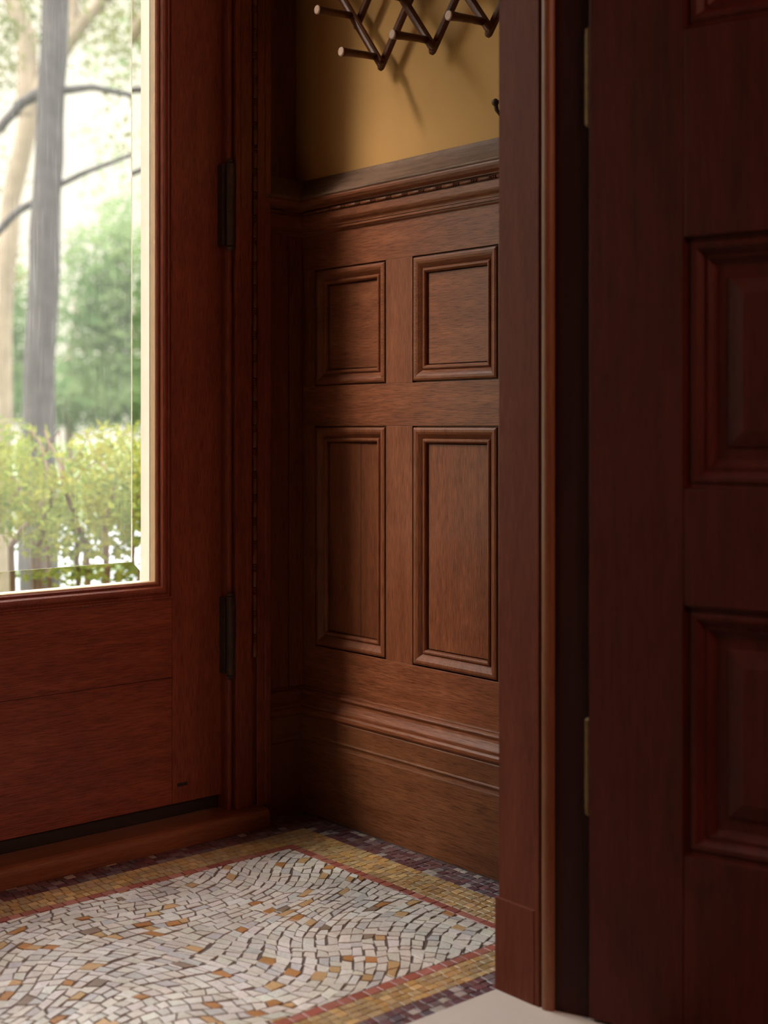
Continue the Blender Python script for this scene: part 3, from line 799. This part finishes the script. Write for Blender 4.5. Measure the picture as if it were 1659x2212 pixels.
def leaves(name, mat, centers, n, rad, size, parent=None, seed=1, flat=0.0, elong=2.4):
    """n small folded leaves scattered through ellipsoids (cx,cy,cz,rx,ry,rz)"""
    rg = random.Random(seed); verts = []; faces = []
    wts = [c[3] * c[4] * c[5] for c in centers]
    for _ in range(n):
        c = rg.choices(centers, wts)[0]
        while True:
            a, b, d = rg.uniform(-1, 1), rg.uniform(-1, 1), rg.uniform(-1, 1)
            if a * a + b * b + d * d <= 1: break
        p = Vector((c[0] + a * c[3], c[1] + b * c[4], c[2] + d * c[5]))
        l = size * rg.uniform(0.6, 1.4); w = l / elong
        u = Vector((rg.gauss(0, 1), rg.gauss(0, 1), rg.gauss(0.4, 0.8))).normalized()
        v = u.cross(Vector((rg.gauss(0, 1), rg.gauss(0, 1), rg.gauss(0, 1)))).normalized()
        nn = u.cross(v)
        i = len(verts)
        verts += [p, p + u * l * .35 + v * w * .5 + nn * w * .15, p + u * l, p + u * l * .35 - v * w * .5 + nn * w * .15, p + u * l * .5 - nn * w * 0.05]
        faces += [(i, i + 1, i + 4), (i + 1, i + 2, i + 4), (i + 2, i + 3, i + 4), (i + 3, i, i + 4)]
    me = bpy.data.meshes.new(name); me.from_pydata(verts, [], faces); me.materials.append(mat)
    o = bpy.data.objects.new(name, me); COL.objects.link(o)
    if parent: o.parent = parent
    return o

def path_tube(bm, P, R, seg=10, wob=0.0, seed=0):
    rg = random.Random(seed); pts, rr = [], []
    for i in range(len(P) - 1):
        for k in range(4):
            f = k / 4; q = P[i].lerp(P[i + 1], f)
            if pts: q = q + Vector((rg.uniform(-wob, wob), rg.uniform(-wob, wob), 0))
            pts.append(q); rr.append((R[i] * (1 - f) + R[i + 1] * f) * (1 + rg.uniform(-.05, .05)))
    pts.append(P[-1]); rr.append(R[-1])
    tube(bm, pts, rr, seg)

# shrub just outside
sh = empty('shrub', 'leafy green and yellow shrub outside, filling the lower part of the door glass', 'shrub')
rg = random.Random(5)
cents = []
for i in range(26):
    px = rg.uniform(-330, 520); d = rg.uniform(4.7, 5.8)
    top = 905 - 15 * math.sin(px / 60.0) + rg.uniform(-10, 25)
    p = at(px, rg.uniform(top + 85, 1150), d)
    cents.append((p.x, p.y, p.z, .27, .27, .19))
leaves('foliage', shrub_leaf, cents, 13000, 0, 0.040, sh, 3)
bm = bmesh.new()
for i in range(26):
    px = rg.uniform(-250, 450); d = rg.uniform(4.9, 5.6)
    b0 = at(px, 1250, d); b0.z = GZ0
    m1 = at(px + rg.uniform(-40, 40), 1180, d); m2 = at(px + rg.uniform(-90, 90), 1050, d + rg.uniform(-.2, .2)); t3 = at(px + rg.uniform(-130, 130), 930, d + rg.uniform(-.3, .3))
    path_tube(bm, [b0, m1, m2, t3], [.016, .012, .007, .003], 6, .012, i)
link('stem', bm, twig_m, sh)

# main trunk
T1 = 9.0
tr1 = empty('tree', 'dark straight tree trunk with thin side branches, nearest the door glass', 'tree')
bm = bmesh.new()
P = [at(78, 1330, T1), at(82, 1100, T1), at(84, 860, T1), at(98, 500, T1), at(112, 180, T1), at(124, -60, T1), at(150, -700, T1)]
P[0].z = GZ0
path_tube(bm, P, [.17, .135, .108, .100, .092, .088, .06], 14, .006, 3)
link('trunk', bm, bark, tr1)
bm = bmesh.new()
path_tube(bm, [at(140, 195, T1), at(200, 188, T1), at(285, 206, T1 + .1), at(370, 190, T1 + .2), at(470, 120, T1)], [.030, .022, .018, .014, .008], 8, .006, 1)
path_tube(bm, [at(125, 400, T1), at(190, 370, T1), at(285, 334, T1), at(390, 260, T1)], [.022, .018, .015, .010], 8, .005, 2)
path_tube(bm, [at(100, 195, T1), at(50, 220, T1), at(5, 270, T1), at(-40, 330, T1), at(-90, 480, T1)], [.040, .034, .030, .024, .014], 8, .005, 4)
path_tube(bm, [at(95, 425, T1), at(40, 455, T1), at(-5, 500, T1), at(-60, 560, T1)], [.028, .026, .026, .015], 8, .005, 5)
link('branch', bm, bark, tr1)
cl = []
for (px, py, r) in ((245, 175, .22), (215, 60, .25), (270, 235, .18), (180, 140, .12), (300, 90, .25), (290, 320, .2), (-60, 60, .5), (30, 20, .3), (255, 420, .10)):
    p = at(px, py, T1 + .2); cl.append((p.x, p.y, p.z, r, r, r * .8))
leaves('foliage', tree_leaf, cl, 700, 0, 0.06, tr1, 8)

# leaning pale trunk behind
T2 = 14.0
tr2 = empty('tree', 'pale leaning tree trunk, blurred, behind the dark straight one', 'tree')
bm = bmesh.new()
P = [at(-10, 1200, T2), at(2, 700, T2), at(25, 430, T2), at(72, 215, T2), at(150, 90, T2), at(232, -20, T2), at(420, -300, T2)]
P[0].z = GZ0
path_tube(bm, P, [.18, .12, .10, .10, .08, .07, .05], 12, .01, 9)
link('trunk', bm, bark_pale, tr2)
bm = bmesh.new()
path_tube(bm, [at(60, 250, T2), at(60, 80, T2), at(10, -40, T2), at(-60, -200, T2)], [.12, .10, .09, .05], 10, .01, 10)
path_tube(bm, [at(150, 90, T2), at(160, 20, T2), at(150, -80, T2)], [.08, .06, .05], 10, .01, 12)
link('branch', bm, bark_pale, tr2)
cl = []
for (px, py, r) in ((30, 60, .5), (0, 180, .35), (190, 20, .4), (-90, 300, .5), (250, 110, .35), (270, 40, .4), (40, 130, .3), (20, 380, .25), (-30, 560, .5)):
    p = at(px, py, T2 + .3); cl.append((p.x, p.y, p.z, r, r, r))
leaves('foliage', tree_leaf, cl, 1500, 0, 0.09, tr2, 18)

# far trees and shrubs
def far(name, label, lst, d, n, size, seed, stemx):
    o = empty(name, label, 'tree' if 'tree' in name else 'shrub', 'trees and shrubs far beyond the door')
    c = []
    for (px, py, r) in lst:
        p = at(px, py, d); c.append((p.x, p.y, p.z, r, r, r * .8))
    leaves('foliage', far_leaf, c, n, 0, size, o, seed)
    bm = bmesh.new(); b0 = at(stemx, 900, d); b0.z = GZ0; p1 = at(stemx, 800, d); p2 = at(stemx + 20, 620, d)
    path_tube(bm, [b0, p1, p2], [.12, .09, .04], 8, .02, seed); link('trunk', bm, bark_pale, o)
    return o
far('tree', 'green rounded tree low behind the trunk, at the right side of the glass', [(250, 560, 1.0), (310, 500, .9), (215, 640, .9), (290, 700, 1.1), (200, 760, 1.0), (360, 600, 1.3), (260, 800, 1.0)], 24, 6500, .17, 31, 420)
far('tree', 'green bushy tree low at the left edge of the glass, behind the trunk', [(-60, 740, 1.2), (20, 720, .7), (10, 800, .8), (-150, 640, 1.6), (60, 830, .7), (-40, 620, .7)], 22, 5000, .17, 32, -60)
far('shrub', 'pale green hedge at the far edge of the lawn', [(x, 850 + (x % 3) * 8, 1.0) for x in range(-200, 480, 55)], 30, 8000, .2, 33, 150)
far('tree', 'thin feathery tree against the bright sky, upper right of the glass', [(255, 300, .7), (280, 400, .8), (190, 300, .25), (270, 120, .8), (240, 60, .9), (290, 480, .8)], 20, 520, .13, 34, 400)
